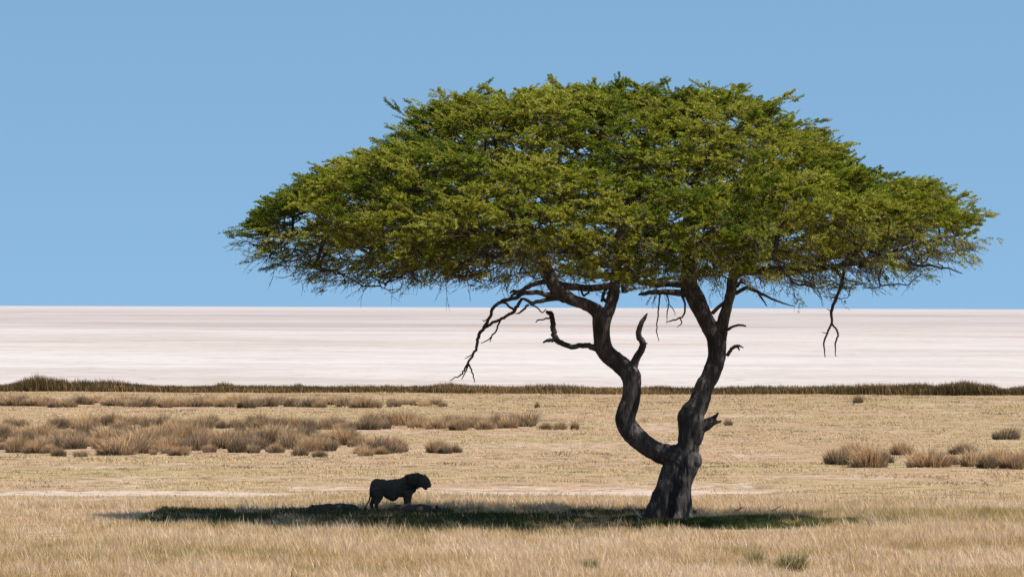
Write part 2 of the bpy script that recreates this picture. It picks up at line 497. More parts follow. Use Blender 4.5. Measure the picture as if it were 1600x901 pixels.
def sedge_band():
    n = 135000
    y = 373 + 19 * rng.uniform(0, 1, n) ** 1.1
    x = rng.uniform(-53, 53, n)
    p = px_of(x, y)
    hh = 0.39 + 0.16 * (fbm(x * 0.25, y * 0.1, 151, 3) - 0.5) * 2
    hh += 0.70 * np.exp(-((p - 62) / 34) ** 2) + 0.33 * np.exp(-((p - 150) / 70) ** 2) + 0.30 * np.exp(-((p - 352) / 12) ** 2)
    hh += 0.35 * sstep(1240, 1400, p) * (1 - sstep(1545, 1575, p)) + 0.25 * np.exp(-((p - 1510) / 25) ** 2) + 0.2 * sstep(1570, 1600, p)
    hh += 0.22 * np.exp(-((p - 700) / 22) ** 2) + 0.18 * np.exp(-((p - 468) / 7) ** 2) + 0.15 * np.exp(-((p - 865) / 40) ** 2)
    keep = rng.uniform(0, 1, n) < 0.45 + 0.55 * fbm(x * 0.6, y * 0.5, 161, 2)
    x, y, hh, p = x[keep], y[keep], hh[keep], p[keep]
    h = hh * rng.uniform(0.5, 1.15, len(x)) * (0.8 + 0.4 * vnoise(x * 1.3, y * 0.5, 173))
    t = 0.36 + rng.normal(0, 0.2, len(x)) + 0.8 * (fbm(x * 0.3, y * 0.3, 171, 2) - 0.5)
    t += 0.25 * sstep(640, 720, p) * (1 - sstep(1000, 1060, p)) * rng.uniform(0, 1.5, len(x))
    tip = rng.uniform(0, 1, len(x)) < 0.10
    h = np.where(tip, h * 1.18, h); t = np.where(tip, t + 0.5, t)
    v, qd, tr, tt = blades(x, y, relief(x, y) - 0.03, h, rng.uniform(0.03, 0.06, len(x)), np.clip(t, 0, 1), spread=0.16)
    me = mesh_np('sedge_belt', v, [qd, tr], {'tint': tt})
    tag(link('sedge_belt', me, M_sedge), 'long belt of dark olive sedge along the edge of the white pan', 'sedge', kind='stuff')


grass_field()
turf()
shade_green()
sedge_band()


# ------------------------------------------------------------------ tussocks, one object each
def tussock_mesh(seed, n=900, rad=0.34, h=0.8, greenbase=0.3):
    r_ = np.random.default_rng(seed)
    a = r_.uniform(0, 2 * np.pi, n); rr = rad * np.sqrt(r_.uniform(0, 1, n)) * (1 + .35 * np.sin(a * 2 + seed))
    x, y = rr * np.cos(a), rr * np.sin(a)
    fan = np.stack([x, y], 1) / rad * 0.27
    hh = h * (1.0 - 0.35 * (rr / rad) ** 2) * r_.uniform(0.35, 1.2, n) * (0.75 + 0.5 * vnoise(x * 7 + seed, y * 7, 5))
    t = np.clip(0.56 + r_.normal(0, 0.18, n), 0, 1)
    v, qd, tr, tt = blades(x, y, np.full(n, -0.03), hh, r_.uniform(0.012, 0.026, n), t, spread=0.13, fan=fan)
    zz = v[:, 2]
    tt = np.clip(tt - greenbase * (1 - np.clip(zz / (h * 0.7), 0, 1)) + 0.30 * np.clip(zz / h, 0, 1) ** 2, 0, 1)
    return mesh_np('grass_tussock', v, [qd, tr], {'tint': tt})


tproto = []
for i in range(7):
    me = tussock_mesh(200 + i, h=0.8)
    me.materials.append(M_tuss)
    tproto.append(me)
first = {}


def tussock(px, py, hpx, wide, label, group=None, var=None):
    x, y = at(px, py)
    k = random.randrange(7) if var is None else var
    if k not in first:
        o = bpy.data.objects.new('grass_tussock', tproto[k]); C.objects.link(o); first[k] = o
    else:
        o = first[k].copy(); C.objects.link(o)
        if 'group' in o and not group: del o['group']
    z = float(relief(np.array([x]), np.array([y]))[0])
    o.location = (x, y, z)
    hm = hpx * y / F
    s = hm / 0.78
    o.scale = (s * wide, s * wide * random.uniform(.85, 1.15), s)
    o.rotation_euler = (0, 0, random.uniform(0, 6.28))
    tag(o, label, 'grass tussock', group)
    return o


def belt(n, fx, fy, fh, label, group, wide=(1.0, 1.6)):
    for i in range(n):
        tussock(fx(i, n), fy(), fh(), random.uniform(*wide), label, group)


def jx(a, b):
    return lambda i, n: a + (b - a) * (i + random.uniform(0.0, 1.0)) / n


U = random.uniform
belt(72, jx(-40, 615), lambda: U(690, 712), lambda: U(12, 33), 'russet brown tussock in the dense front belt left of the tree', 'russet tussocks in the front belt', (1.1, 1.9))
belt(34, jx(-30, 640), lambda: U(688, 715), lambda: U(8, 17), 'small pale tuft filling gaps between the russet front belt tussocks', 'small tufts among the front belt', (1.2, 2.2))
belt(40, jx(-30, 560), lambda: U(682, 694), lambda: U(16, 30), 'russet tussock in the rear half of the dense left belt', 'russet tussocks in the rear of the belt', (1.1, 1.9))
belt(34, jx(75, 610), lambda: U(665, 675), lambda: U(15, 25), 'grey brown tussock in the thin row behind the left belt', 'tussocks in the row behind the belt', (1.0, 1.7))
belt(20, jx(600, 820), lambda: U(664, 672), lambda: U(15, 27), 'brown tussock in the row trailing right towards the tree', 'tussocks trailing right from the belt', (1.1, 1.8))
belt(44, jx(-40, 590), lambda: U(631, 639), lambda: U(12, 19), 'low orange brown tussock in the far row near the pan', 'orange tussocks in the far row', (1.5, 2.6))
belt(8, jx(600, 695), lambda: U(632, 637), lambda: U(8, 13), 'small grey tussock at the thin right end of the far row', 'tussocks ending the far row', (1.3, 2.2))
tussock(14, 671, 17, 1.2, 'left one of the two small rounded tussocks near the left border', None, 0)
tussock(34, 671, 16, 1.4, 'right one of the two small rounded tussocks near the left border', None, 1)
tussock(682, 708, 24, 1.25, 'largest dark tussock of the isolated trio below the belt end', None, 2)
tussock(697, 709, 17, 1.2, 'middle small tussock of the isolated trio below the belt end', None, 3)
tussock(712, 708, 15, 1.2, 'rightmost pale tussock of the isolated trio below the belt end', None, 4)
tussock(625, 708, 16, 1.1, 'small pale tussock just right of the front belt', None, 5)
tussock(597, 710, 15, 1.2, 'small yellowish tussock at the front right corner of the belt', None, 6)
tussock(853, 671, 13, 1.5, 'low brown tussock left of the last pair before the trunk', None, 1)
tussock(875, 671, 14, 1.4, 'low wide tussock in the pair before the trunk', None, 2)
tussock(899, 671, 15, 0.8, 'narrow upright tussock nearest the trunk at the row end', None, 3)
tussock(840, 637, 12, 0.6, 'tiny lone green tussock on the bare plain near the sedge', None, 0)
tussock(1139, 664, 12, 1.1, 'small yellow tussock just right of the forked trunk', None, 5)
tussock(1341, 627, 14, 1.1, 'small dark green tussock below the sedge on the right', None, 4)
# right-hand group
tussock(1309, 724, 29, 1.19, 'leftmost grey tussock of the right hand group', None, 2)
tussock(1332, 712, 24, 1.43, 'pale tussock set back behind the leftmost of the right group', None, 4)
tussock(1359, 727, 42, 1.19, 'tallest green based tussock of the right hand group', None, 3)
tussock(1382, 721, 22, 1.19, 'low pale tussock right beside the tallest one', None, 0)
tussock(1408, 709, 26, 1.30, 'orange tussock standing back in the middle of the right group', None, 1)
tussock(1452, 727, 35, 1.43, 'broad orange tussock with dark base mid right group', None, 5)
tussock(1484, 724, 19, 1.55, 'low grey tussock right of the broad orange one', None, 6)
tussock(1505, 708, 20, 1.90, 'flat orange tussock behind the right end of the group', None, 0)
tussock(1521, 726, 30, 1.43, 'dark based tussock starting the clump at the right border', None, 2)
tussock(1542, 729, 26, 1.19, 'narrow tussock in front within the right border clump', None, 4)
tussock(1562, 724, 33, 1.30, 'middle tussock of the clump at the right border', None, 3)
tussock(1583, 729, 30, 1.30, 'green based tussock second from the right border', None, 1)
tussock(1602, 728, 33, 1.30, 'tussock cut by the right border of the picture', None, 6)
tussock(1571, 683, 22, 1.90, 'lone dark based tussock above the right hand group', None, 5)
# foreground olive pair
M_olive = leafy('olive_tussock_blade', [(0.09, 0.09, 0.03), (0.24, 0.21, 0.08), (0.45, 0.36, 0.18), (0.65, 0.50, 0.31)], [0.0, 0.35, 0.65, 1.0], 0.4)
olive = tussock_mesh(333, n=620, h=0.8)
olive.materials.append(M_olive)
for px, py, hp, wd, lb in ((1180, 886, 32, 1.0, 'smaller olive green tussock low in the right foreground'),
                           (1236, 893, 40, 1.3, 'larger olive green tussock low in the right foreground'),
                           (925, 892, 26, 1.1, 'small dark tuft in the foreground below the trunk')):
    o = bpy.data.objects.new('grass_tussock', olive); C.objects.link(o)
    x, y = at(px, py)
    k = hp * y / F / 0.78
    o.location = (x, y, float(relief(np.array([x]), np.array([y]))[0])); o.scale = (k * wd, k * wd, k); o.rotation_euler = (0, 0, U(0, 6))
    tag(o, lb, 'grass tussock')

# ------------------------------------------------------------------ tree
OX, OY = 1050.0, 815.0


def T(px, py, d=0.0):
    return np.array([(px - OX) / 50.0, d, (OY - py) / 50.0])


def cr(pts, rad, sub=6, jit=0.0):
    """Catmull-Rom through points, radii interpolated"""
    P = np.array(pts, float); Rr = np.array(rad, float)
    P = np.vstack([2 * P[0] - P[1], P, 2 * P[-1] - P[-2]])
    o, ro = [], []
    for i in range(1, len(P) - 2):
        for k in range(sub):
            t = k / sub
            a, b, c, d = P[i - 1], P[i], P[i + 1], P[i + 2]
            o.append(0.5 * (2 * b + (c - a) * t + (2 * a - 5 * b + 4 * c - d) * t * t + (3 * b - a - 3 * c + d) * t ** 3))
            ro.append(Rr[i - 1] * (1 - t) + Rr[i] * t)
    o.append(P[-2]); ro.append(Rr[-1])
    o = np.array(o)
    if jit: o[1:-1] += rng.normal(0, jit, (len(o) - 2, 3))
    return o, np.array(ro)


class Tubes:
    def __init__(s): s.v, s.q, s.t, s.n = [], [], [], 0

    def add(s, P, rad, sides=8, cap=True, flat=1.0):
        P = np.asarray(P, float); m = len(P)
        tg = np.gradient(P, axis=0); tg /= np.linalg.norm(tg, axis=1)[:, None] + 1e-9
        ref = np.array([0, 1, 0.0]) if abs(tg[0][1]) < 0.8 else np.array([1.0, 0, 0])
        a = np.cross(tg, ref); a /= np.linalg.norm(a, axis=1)[:, None] + 1e-9
        b = np.cross(tg, a)
        th = np.arange(sides) * 2 * np.pi / sides
        V = P[:, None] + (a[:, None] * np.cos(th)[None, :, None] + b[:, None] * np.sin(th)[None, :, None] * flat) * np.asarray(rad)[:, None, None]
        i0 = s.n
        s.v.append(V.reshape(-1, 3))
        I = i0 + np.arange(m * sides).reshape(m, sides)
        J = np.roll(I, -1, 1)
        s.q.append(np.stack([I[:-1], J[:-1], J[1:], I[1:]], -1).reshape(-1, 4))
        s.n += m * sides
        if cap:
            s.v.append(np.array([P[0] - tg[0] * rad[0] * 0.5, P[-1] + tg[-1] * rad[-1] * 0.8]))
            c0, c1 = s.n, s.n + 1
            s.t.append(np.stack([np.full(sides, c0), J[0], I[0]], -1)); s.t.append(np.stack([np.full(sides, c1), I[-1], J[-1]], -1))
            s.n += 2
        return s

    def ball(s, c, r, n=10):
        c = np.array(c, float); r = np.array(r, float) * np.ones(3)
        th = np.linspace(0, np.pi, n)[1:-1]; ph = np.arange(12) * 2 * np.pi / 12
        V = np.stack([np.sin(th)[:, None] * np.cos(ph), np.sin(th)[:, None] * np.sin(ph), np.cos(th)[:, None] * np.ones(12)], -1) * r + c
        I = s.n + np.arange((n - 2) * 12).reshape(n - 2, 12); J = np.roll(I, -1, 1)
        s.v.append(V.reshape(-1, 3)); s.q.append(np.stack([I[:-1], I[1:], J[1:], J[:-1]], -1).reshape(-1, 4))
        s.n += (n - 2) * 12
        s.v.append(np.array([c + [0, 0, r[2]], c - [0, 0, r[2]]]))
        s.t.append(np.stack([np.full(12, s.n), I[0], J[0]], -1)); s.t.append(np.stack([np.full(12, s.n + 1), J[-1], I[-1]], -1))
        s.n += 2
        return s

    def mesh(s, name):
        fl = []
        if s.q: fl.append(np.concatenate(s.q))
        if s.t: fl.append(np.concatenate(s.t))
        return mesh_np(name, np.concatenate(s.v), fl)


def fuse(tb, name, voxel, smooth_it=3):
    """one continuous skin round all the shapes"""
    me = tb.mesh(name + '_raw')
    o = bpy.data.objects.new('tmp', me); C.objects.link(o)
    m = o.modifiers.new('r', 'REMESH'); m.mode = 'VOXEL'; m.voxel_size = voxel
    if smooth_it:
        s = o.modifiers.new('s', 'SMOOTH'); s.factor = 0.5; s.iterations = smooth_it
    dg = bpy.context.evaluated_depsgraph_get()
    res = bpy.data.meshes.new_from_object(o.evaluated_get(dg))
    res.name = name
    bpy.data.objects.remove(o); bpy.data.meshes.remove(me)
    return res


def roughen(me, f):
    n = len(me.vertices)
    co = np.empty(n * 3, np.float32); me.vertices.foreach_get('co', co); co = co.reshape(-1, 3)
    no = np.empty(n * 3, np.float32); me.vertex_normals.foreach_get('vector', no); no = no.reshape(-1, 3)
    d = np.array([f(c) for c in co])
    me.vertices.foreach_set('co', (co + no * d[:, None]).astype(np.float32).ravel())
    me.update()


tree = empty('acacia_tree', (5.0, 150.0, 0.0))
tag(tree, 'huge green umbrella thorn tree with dark forked trunk on the plain', 'tree')

tb = Tubes()


def chain(L, sub=6, sides=14, t=tb):
    P, r = cr([T(a, b, d) for a, b, _, d in L], [c / 52.5 for _, _, c, _ in L], sub)
    t.add(P, r, sides)
    return P, r


# base: two buttressed lobes with a groove between, roots
chain([(1020, 824, 19, .05), (1029, 790, 14, .0), (1040, 755, 13, 0), (1052, 722, 14, 0), (1062, 700, 15, 0)])
chain([(1072, 824, 17, -.18), (1069, 790, 14, -.10), (1069, 755, 14, -.06), (1078, 722, 16, -.05), (1076, 700, 16, 0)])
chain([(1048, 824, 19, .22), (1052, 780, 17, .2), (1056, 740, 17, .1), (1065, 710, 17, .05)])
chain([(1004, 822, 9, -.1), (1019, 800, 11, -.05), (1030, 770, 10, 0)])
chain([(1094, 821, 5, -.45), (1080, 812, 8, -.32), (1070, 790, 9, -.2), (1068, 760, 8, -.12)])
chain([(1050, 824, 8, -.5), (1060, 806, 9, -.3), (1064, 775, 8, -.2)])
# left stem
chain([(1066, 722, 15, 0), (1048, 712, 17, -.02), (1027, 705, 16, -.1), (1008, 692, 16.5, -.18), (991, 678, 17, -.25), (979, 662, 17, -.3), (978, 647, 16.5, -.32),
       (985, 626, 15.5, -.32), (988, 603, 15.2, -.3), (986, 586, 16, -.28), (972, 571, 15.5, -.25), (957, 559, 14.8, -.22), (944, 545, 14.5, -.2), (940, 525, 13.6, -.2),
       (940, 508, 14.6, -.2), (941, 494, 15, -.2)])
chain([(1052, 702, 8, -.12), (1040, 698, 7, -.15), (1028, 697, 6, -.15)])
# left stem forks
LL = [(943, 500, 13, -.2), (931, 484, 11, -.25), (913, 474, 9.6, -.3), (896, 469, 10, -.35), (880, 459, 10.8, -.4), (868, 449, 11.5, -.4), (856, 428, 12, -.4), (848, 403, 10.5, -.4), (838, 380, 8, -.4), (822, 357, 7, -.5)]
chain(LL)
LR = [(944, 500, 12, -.15), (953, 480, 10, -.1), (958, 460, 9.2, 0), (961, 443, 9.2, .1), (963, 415, 8.5, .3), (968, 380, 8, .6), (978, 330, 7, .9)]
chain(LR)
# right stem with knob
chain([(1066, 722, 15, 0), (1076, 705, 16.5, .0), (1077, 692, 18, .02), (1081, 676, 21, .04), (1081, 660, 23, .06), (1083, 645, 21, .1), (1093, 628, 16.5, .15), (1101, 605, 15.5, .2),
       (1113, 582, 14.5, .25), (1121, 560, 14.6, .3), (1121, 540, 15.4, .3), (1118, 522, 16, .3)])
tb.ball(T(1073, 652, -.08), (.30, .33, .36)); tb.ball(T(1087, 718, -.05), (.22, .28, .28))
RL = [(1118, 526, 14, .3), (1107, 505, 13.5, .3), (1096, 482, 14.5, .3), (1085, 460, 15, .3), (1077, 442, 15, .3), (1078, 415, 12, .3), (1080, 388, 11, .35), (1074, 345, 9, .5)]
chain(RL)
RR = [(1126, 530, 10, .3), (1131, 500, 9.6, .25), (1137, 478, 9, .2), (1143, 455, 8.6, .2), (1144, 438, 8.2, .2), (1151, 426, 8, .2), (1168, 421, 7, .2), (1195, 421, 6.5, .2), (1225, 420, 6.2, .2)]
chain(RR)
# broken stub
chain([(1092, 668, 11, 0), (1106, 661, 9, -.02), (1114, 656, 7, -.04), (1117, 655, 5, -.05)])
chain([(1110, 656, 5, -.05), (1119, 649, 3.4, -.06), (1123, 643, 1.8, -.06)], 2, 6)
chain([(1110, 661, 5, -.05), (1121, 658, 3.2, -.06), (1128, 656, 1.6, -.06)], 2, 6)
me = fuse(tb, 'trunk', 0.023, 3)


def barkf(c):
    c = Vector(c)
    a = mn.noise(Vector((c.x * 7, c.y * 7, c.z * 1.5)))
    b = mn.noise(c * 2.2)
    e = mn.noise(Vector((c.x * 20, c.y * 20, c.z * 5)))
    g = min(1.0, 0.45 + 0.55 * max(0, 1 - c.z / 3.0))
    return g * (0.05 * a + 0.05 * b) + 0.012 * e


roughen(me, barkf)
link('trunk', me, M_bark, tree, smooth=True)


def dead(chs, jit=0.0, mat=M_bark, name='dead_branch', label=None, sub=4, sides=7):
    t = Tubes()
    for L in chs:
        P, r = cr([T(a, b, d) for a, b, _, d in L], [c / 50.0 for _, _, c, _ in L], sub, jit)
        t.add(P, r, sides)
    o = link(name, t.mesh(name), mat, tree, smooth=True)
    if label: o['label'] = label
    return o


J = 0.012
dead([[(935, 543, 6, -.2), (920, 540, 4.6, -.2), (908, 539, 4.2, -.22), (893, 541, 4.2, -.25), (877, 534.5, 4.5, -.3), (869, 529, 5, -.3), (865, 514.5, 4.6, -.3), (863.5, 499, 4.2, -.3), (860, 490, 4, -.3), (854, 486.5, 2.6, -.3)],
      [(869, 530.5, 3.6, -.3), (858, 531, 3, -.32), (849, 534.5, 1.4, -.34)],
      [(862, 496, 1.6, -.3), (850, 498, 1.2, -.3), (840, 500, 1.1, -.3), (837, 503, .6, -.3)]], J, label='dead crooked branch stub jutting left and up from the left stem')
dead([[(988, 576, 9, -.27), (993, 562, 6.5, -.27), (1000, 549, 5.8, -.27), (1005, 536, 5.6, -.27), (998, 523, 4.8, -.27), (1001, 506.5, 4.2, -.27), (1007, 496, 3.2, -.27), (1011, 489, 1.2, -.27)],
      [(1004, 537, 3, -.27), (1011.5, 535.5, .8, -.27)], [(985, 566, 2.5, -.3), (983, 562, .8, -.3)]], J * .5, label='dead horn shaped branch rising from the left stem')
# long drooping dead limb at the left
dead([[(884, 463, 5, -.4), (845, 458, 4.2, -.5), (820, 457, 3.6, -.6), (808, 464, 3.4, -.65), (795, 468, 3.2, -.7), (782.5, 472, 2.8, -.75), (772, 480, 2.7, -.8), (766.5, 493, 2.5, -.8), (760, 506.5, 2.6, -.8), (749, 522.5, 2.8, -.8), (746, 537, 2.4, -.8), (742.6, 549, 2.1, -.8), (733, 565, 1.8, -.8), (726, 578, 1.5, -.8), (719, 586, 1.2, -.8), (704, 593.5, .6, -.8)],
      [(892, 470, 4.2, -.4), (868, 466, 4.0, -.4), (845, 470, 3.3, -.5), (830, 473, 3, -.55), (818, 466, 2.2, -.6), (808, 478, 2.8, -.65), (803, 486, 2.8, -.7), (793, 493, 2.4, -.72), (782.5, 498.5, 2.4, -.75), (770, 504, 2.3, -.8), (757, 512, 2.4, -.8)],
      [(782, 499, 1.6, -.75), (777, 512, 1.4, -.7), (768, 526, 1.2, -.7), (752, 536, .6, -.7)],
      [(768, 526, 1, -.7), (766, 534, .5, -.7)],
      [(826, 476, 2, -.55), (815, 486, 1.7, -.5), (806, 490, .8, -.5)],
      [(828, 474, 1.4, -.55), (838, 480, 1.2, -.55), (848, 487, 1, -.55), (853, 482, .6, -.55)],
      [(733, 566, 1.4, -.8), (729, 577, 1.2, -.78), (722, 592, .6, -.76)],
      [(733, 568, 1.4, -.8), (738, 580, 1.2, -.84), (741, 590, .9, -.86), (743, 597, .5, -.86)],
      [(742, 550, 1, -.8), (735, 556, .9, -.8), (727, 560, .5, -.8)],
      [(766, 495, 1.2, -.8), (758, 501, .8, -.8), (754, 500, .5, -.8)],
      [(782, 472, 1.8, -.75), (790, 474, 1.8, -.7), (797, 480, 1.9, -.7), (805, 484, 2, -.7)],
      [(812, 462, 3.2, -.6), (803, 455, 2.4, -.8), (797, 458, 1.4, -.9)],
      [(864, 440, 5, -.4), (846, 440, 4, -.5), (825, 448, 3.6, -.6), (808, 456, 3, -.7), (798, 462, 1.6, -.8)]], J, label='bare drooping limb with forked twigs hanging left of the trunk')
dead([[(1137, 554, 3, .2), (1144, 544, 2.8, .15), (1150, 540, 2.8, .12), (1156, 539, 1.8, .1), (1162, 542, .7, .1)], [(1153, 540, 2, .1), (1156, 546, .8, .1)]], J * .4, label='short gnarled twig on the right stem')
dead([[(1138, 514, 2.6, .2), (1146, 509, 2, .2), (1157, 506.5, 1.8, .2), (1166, 508, 1.4, .2)]], J * .4, label='short curved bare twig on the right stem')
dead([[(1150, 457, 3.4, .2), (1160, 451, 3.2, .15), (1168, 448.5, 3, .1), (1184, 454.5, 2.6, .0), (1205, 465, 1.8, -.1), (1222, 472, 1.3, -.2), (1240, 476.5, .6, -.3)],
      [(1184, 455, 2, .0), (1190, 464, 1.6, -.1), (1198, 476.5, .8, -.2)], [(1150, 445, 3, .2), (1158, 440, 2.4, .1), (1166, 443, .8, .1)], [(1152, 447, 2.6, .2), (1160, 434, 1.8, .1)]], J * .5, label='thin bare branch arching right from the right stem')
dead([[(1114, 488, 3.4, .25), (1124, 478, 3, .2), (1135, 469, 2.6, .2)]], 0, name='branch')
dead([[(1075, 458, 6, .3), (1060, 456, 5.5, .2), (1040, 455, 4.8, .0), (1020, 455, 4, -.1), (1005, 458, 3, -.2), (998, 459, 1.6, -.2)],
      [(1076, 445, 6, .3), (1055, 443, 5, .4), (1030, 444, 4, .5), (1005, 441, 3.2, .6), (985, 436, 2.4, .8)],
      [(1066, 460, 2.2, .2), (1070, 472, 1.8, .1), (1070, 484, 1.6, .1), (1066, 494, 1.4, .1), (1052, 499, 1.3, .1), (1041, 503, .7, .1)],
      [(1063, 496, 1.1, .1), (1065, 504, 1, .1), (1058, 510, .5, .1)],
      [(1030.6, 456, 1.6, 0), (1030, 470, 1.3, 0), (1029, 486, 1.2, 0), (1027, 505, 1, 0), (1026, 518, .9, 0), (1030, 532, .5, 0)],
      [(1042, 457, 1.3, 0), (1045, 472, 1.1, 0), (1043, 486, 1, 0), (1042, 500, .5, 0)],
      [(1045, 474, .8, 0), (1053, 484, .7, 0), (1055, 492, .4, 0)]], J * .7, name='limb', label='bare lower limb with hanging twigs between the two stems')
dead([[(866, 443, 6, -.35), (890, 448, 6, -.3), (905, 449, 5.6, -.25), (925, 450, 5.6, -.1), (945, 447, 6, 0), (956, 445, 6, 0)],
      [(955, 475, 3.4, -.1), (945, 468, 3, 0), (942, 462, 2.4, 0), (948, 450, 1.6, .1)], [(940, 470, 2.6, -.1), (944, 458, 2.2, -.1), (946, 450, 1.5, -.1)],
      [(912, 462, 1.8, -.2), (908, 454, 1.8, -.2)], [(912, 462, 1.8, -.2), (920, 456, 1.8, -.2)]], J * .5, name='limb')
# hanging dead twig at the right
dead([[(1315.5, 406, 2.8, -.5), (1316, 428, 2.8, -.5), (1308, 457, 2.6, -.5), (1298, 480, 2.6, -.5), (1297.5, 502, 1.9, -.5), (1291, 518, 1.6, -.5), (1286, 534.5, 1.4, -.5), (1288, 556, .7, -.5)],
      [(1298, 503, 1.7, -.5), (1308, 518.5, 1.6, -.5), (1303.5, 534.5, 1.3, -.5), (1305, 555, .6, -.5)],
      [(1297, 484, 1, -.5), (1290, 481, .5, -.5)], [(1290, 520, .8, -.5), (1283, 516, .4, -.5)]], J * .7, label='long bare twig hanging below the right side of the crown')

# main limbs inside the crown (tree coordinates in metres: x right, y away, z up)
limbs = []


def limb(pts, r0, r1):
    P, r = cr(pts, np.linspace(r0, r1, len(pts)) ** 1.0, 5, 0.03)
    t = Tubes(); t.add(P, r, 8)
    link('limb', t.mesh('limb'), M_bark, tree, smooth=True)
    limbs.append(P)


a = T(822, 357, -.5)
limb([a, (-5.4, -.9, 9.6), (-6.6, -1.4, 10.1), (-8.0, -1.8, 10.3), (-9.6, -2.0, 10.2)], .13, .05)
limb([T(838, 380, -.4), (-4.9, 0.2, 8.75), (-6.6, .6, 8.6), (-8.4, .8, 8.7), (-10.3, .6, 8.8), (-11.8, .3, 9.0)], .12, .03)
limb([a, (-4.6, .6, 10.4), (-4.4, 2.2, 11.3), (-4.6, 4.4, 11.4)], .12, .05)
limb([T(850, 405, -.4), (-4.2, -2.2, 8.7), (-4.6, -4.4, 8.9), (-4.9, -6.6, 8.9)], .13, .04)
limb([T(978, 330, .9), (-1.2, 1.6, 10.8), (-1.0, 2.9, 11.6), (-.6, 4.8, 11.8)], .13, .05)
limb([T(968, 380, .6), (-1.5, -1.0, 9.4), (-1.2, -2.8, 9.9), (-1.2, -5.2, 9.8), (-1.0, -7.4, 9.2)], .13, .04)
limb([T(978, 330, .9), (-2.0, .3, 11.1), (-2.8, -.5, 12.0)], .1, .05)
b = T(1074, 345, .5)
limb([b, (.8, .2, 10.8), (1.2, -.6, 11.9), (1.0, -1.6, 12.4)], .15, .05)
limb([b, (1.6, 1.6, 10.2), (2.8, 3.4, 10.8), (3.8, 5.4, 10.8)], .15, .05)
limb([T(1078, 400, .3), (1.6, -1.5, 9.0), (2.4, -3.6, 9.3), (3.0, -6.0, 9.1)], .15, .04)
limb([T(1080, 388, .35), (2.2, 0, 9.6), (4.0, -.4, 10.2), (6.0, -.5, 10.4)], .16, .05)
limb([T(1225, 420, .2), (4.6, -.2, 7.95), (5.8, -.7, 8.1), (7.0, -.9, 8.1), (8.2, -.8, 8.0), (9.0, -.7, 7.8)], .115, .015)
limb([T(1225, 420, .2), (4.4, .8, 8.3), (5.6, 2.4, 8.7), (6.6, 4.2, 8.9)], .12, .04)
limb([T(1215, 420, .2), (4.4, -1.5, 8.2), (5.4, -3.4, 8.5), (6.0, -5.2, 8.4)], .11, .04)
limb([(5.8, -.7, 8.0), (7.0, -.3, 8.5), (8.4, .1, 8.9), (9.4, .1, 9.1)], .08, .03)

# crown shape: outline heights in the photograph turned round the tree's axis
CX, AXX, AXY = T(955, 0)[0], 11.5, 9.6
top_px = np.array([385, 400, 440, 490, 510, 530, 600, 640, 672, 700, 760, 830, 875, 900, 960, 1050, 1130, 1180, 1200, 1250, 1300, 1340, 1360, 1410, 1440, 1490, 1525])
top_py = np.array([355, 342, 308, 290, 262, 246, 242, 214, 166, 158, 150, 132, 124, 128, 132, 131, 138, 156, 182, 194, 226, 254, 274, 284, 296, 324, 356])
bot_px = np.array([385, 430, 500, 600, 700, 800, 900, 1000, 1100, 1200, 1280, 1400, 1470, 1525])
bot_py = np.array([362, 402, 418, 428, 428, 420, 438, 442, 440, 428, 440, 412, 396, 366])


def crown_h(x, y, px, py):
    u = (x - CX) / AXX; v = y / AXY
    r = np.sqrt(u * u + v * v) + 1e-6
    k = 0.5 + 0.5 * u / r
    k = k * k * (3 - 2 * k)
    rr = np.clip(r, 0, 1)
    hl = np.interp(955 - rr * 570, px, py); hr = np.interp(955 + rr * 570, px, py)
    return (OY - (hl * (1 - k) + hr * k)) / 50.0


def ctop(x, y): return crown_h(x, y, top_px, top_py)
def cbot(x, y): return crown_h(x, y, bot_px, bot_py)


def plan_points(n, spacing, rmax=1.0):
    pts = []
    tries = 0
    while len(pts) < n and tries < n * 60:
        tries += 1
        a = rng.uniform(0, 2 * np.pi); r = math.sqrt(rng.uniform(0, 1)) * rmax
        x, y = CX + AXX * r * math.cos(a), AXY * r * math.sin(a)
        if all((x - p[0]) ** 2 + (y - p[1]) ** 2 > spacing ** 2 for p in pts[-400:]):
            pts.append((x, y))
    return np.array(pts)


pads = []      # x, y, z, radius, kind


def lumps(x, y):
    return 1.1 * (fbm(x * 0.42 + 9, y * 0.42, 301, 2) - 0.5) * 2 + 0.45 * (fbm(x * 1.1, y * 1.1, 311, 2) - 0.5) * 2


for x, y in plan_points(600, 0.66, 0.95):
    t, bo = ctop(x, y), cbot(x, y)
    z = max(t - 0.50 + lumps(x, y) * 0.8, bo + 0.25)
    rr_ = math.hypot((x - CX) / AXX, y / AXY)
    pads.append((x, y, min(z, t - 0.25), rng.uniform(0.6, 1.0) * (1 - 0.35 * max(0, (rr_ - .8) / .2)), 0))
for px in np.arange(408, 1506, 10):                          # the skyline of the crown
    x = (px - OX) / 50.0
    if abs(x - CX) > AXX * 0.99: continue
    y = rng.normal(0, 0.9)
    u = (x - CX) / AXX
    t = (OY - np.interp(px, top_px, top_py)) / 50.0
    pads.append((x, y, t - rng.uniform(0.30, 0.75), rng.uniform(0.45, 0.75), 0))
for x, y in plan_points(640, 0.52, 0.93):
    t, bo = ctop(x, y), cbot(x, y)
    z = t - rng.uniform(0.9, 2.9)
    if z > bo + 0.2: pads.append((x, y, z, rng.uniform(0.5, 0.9), 1))
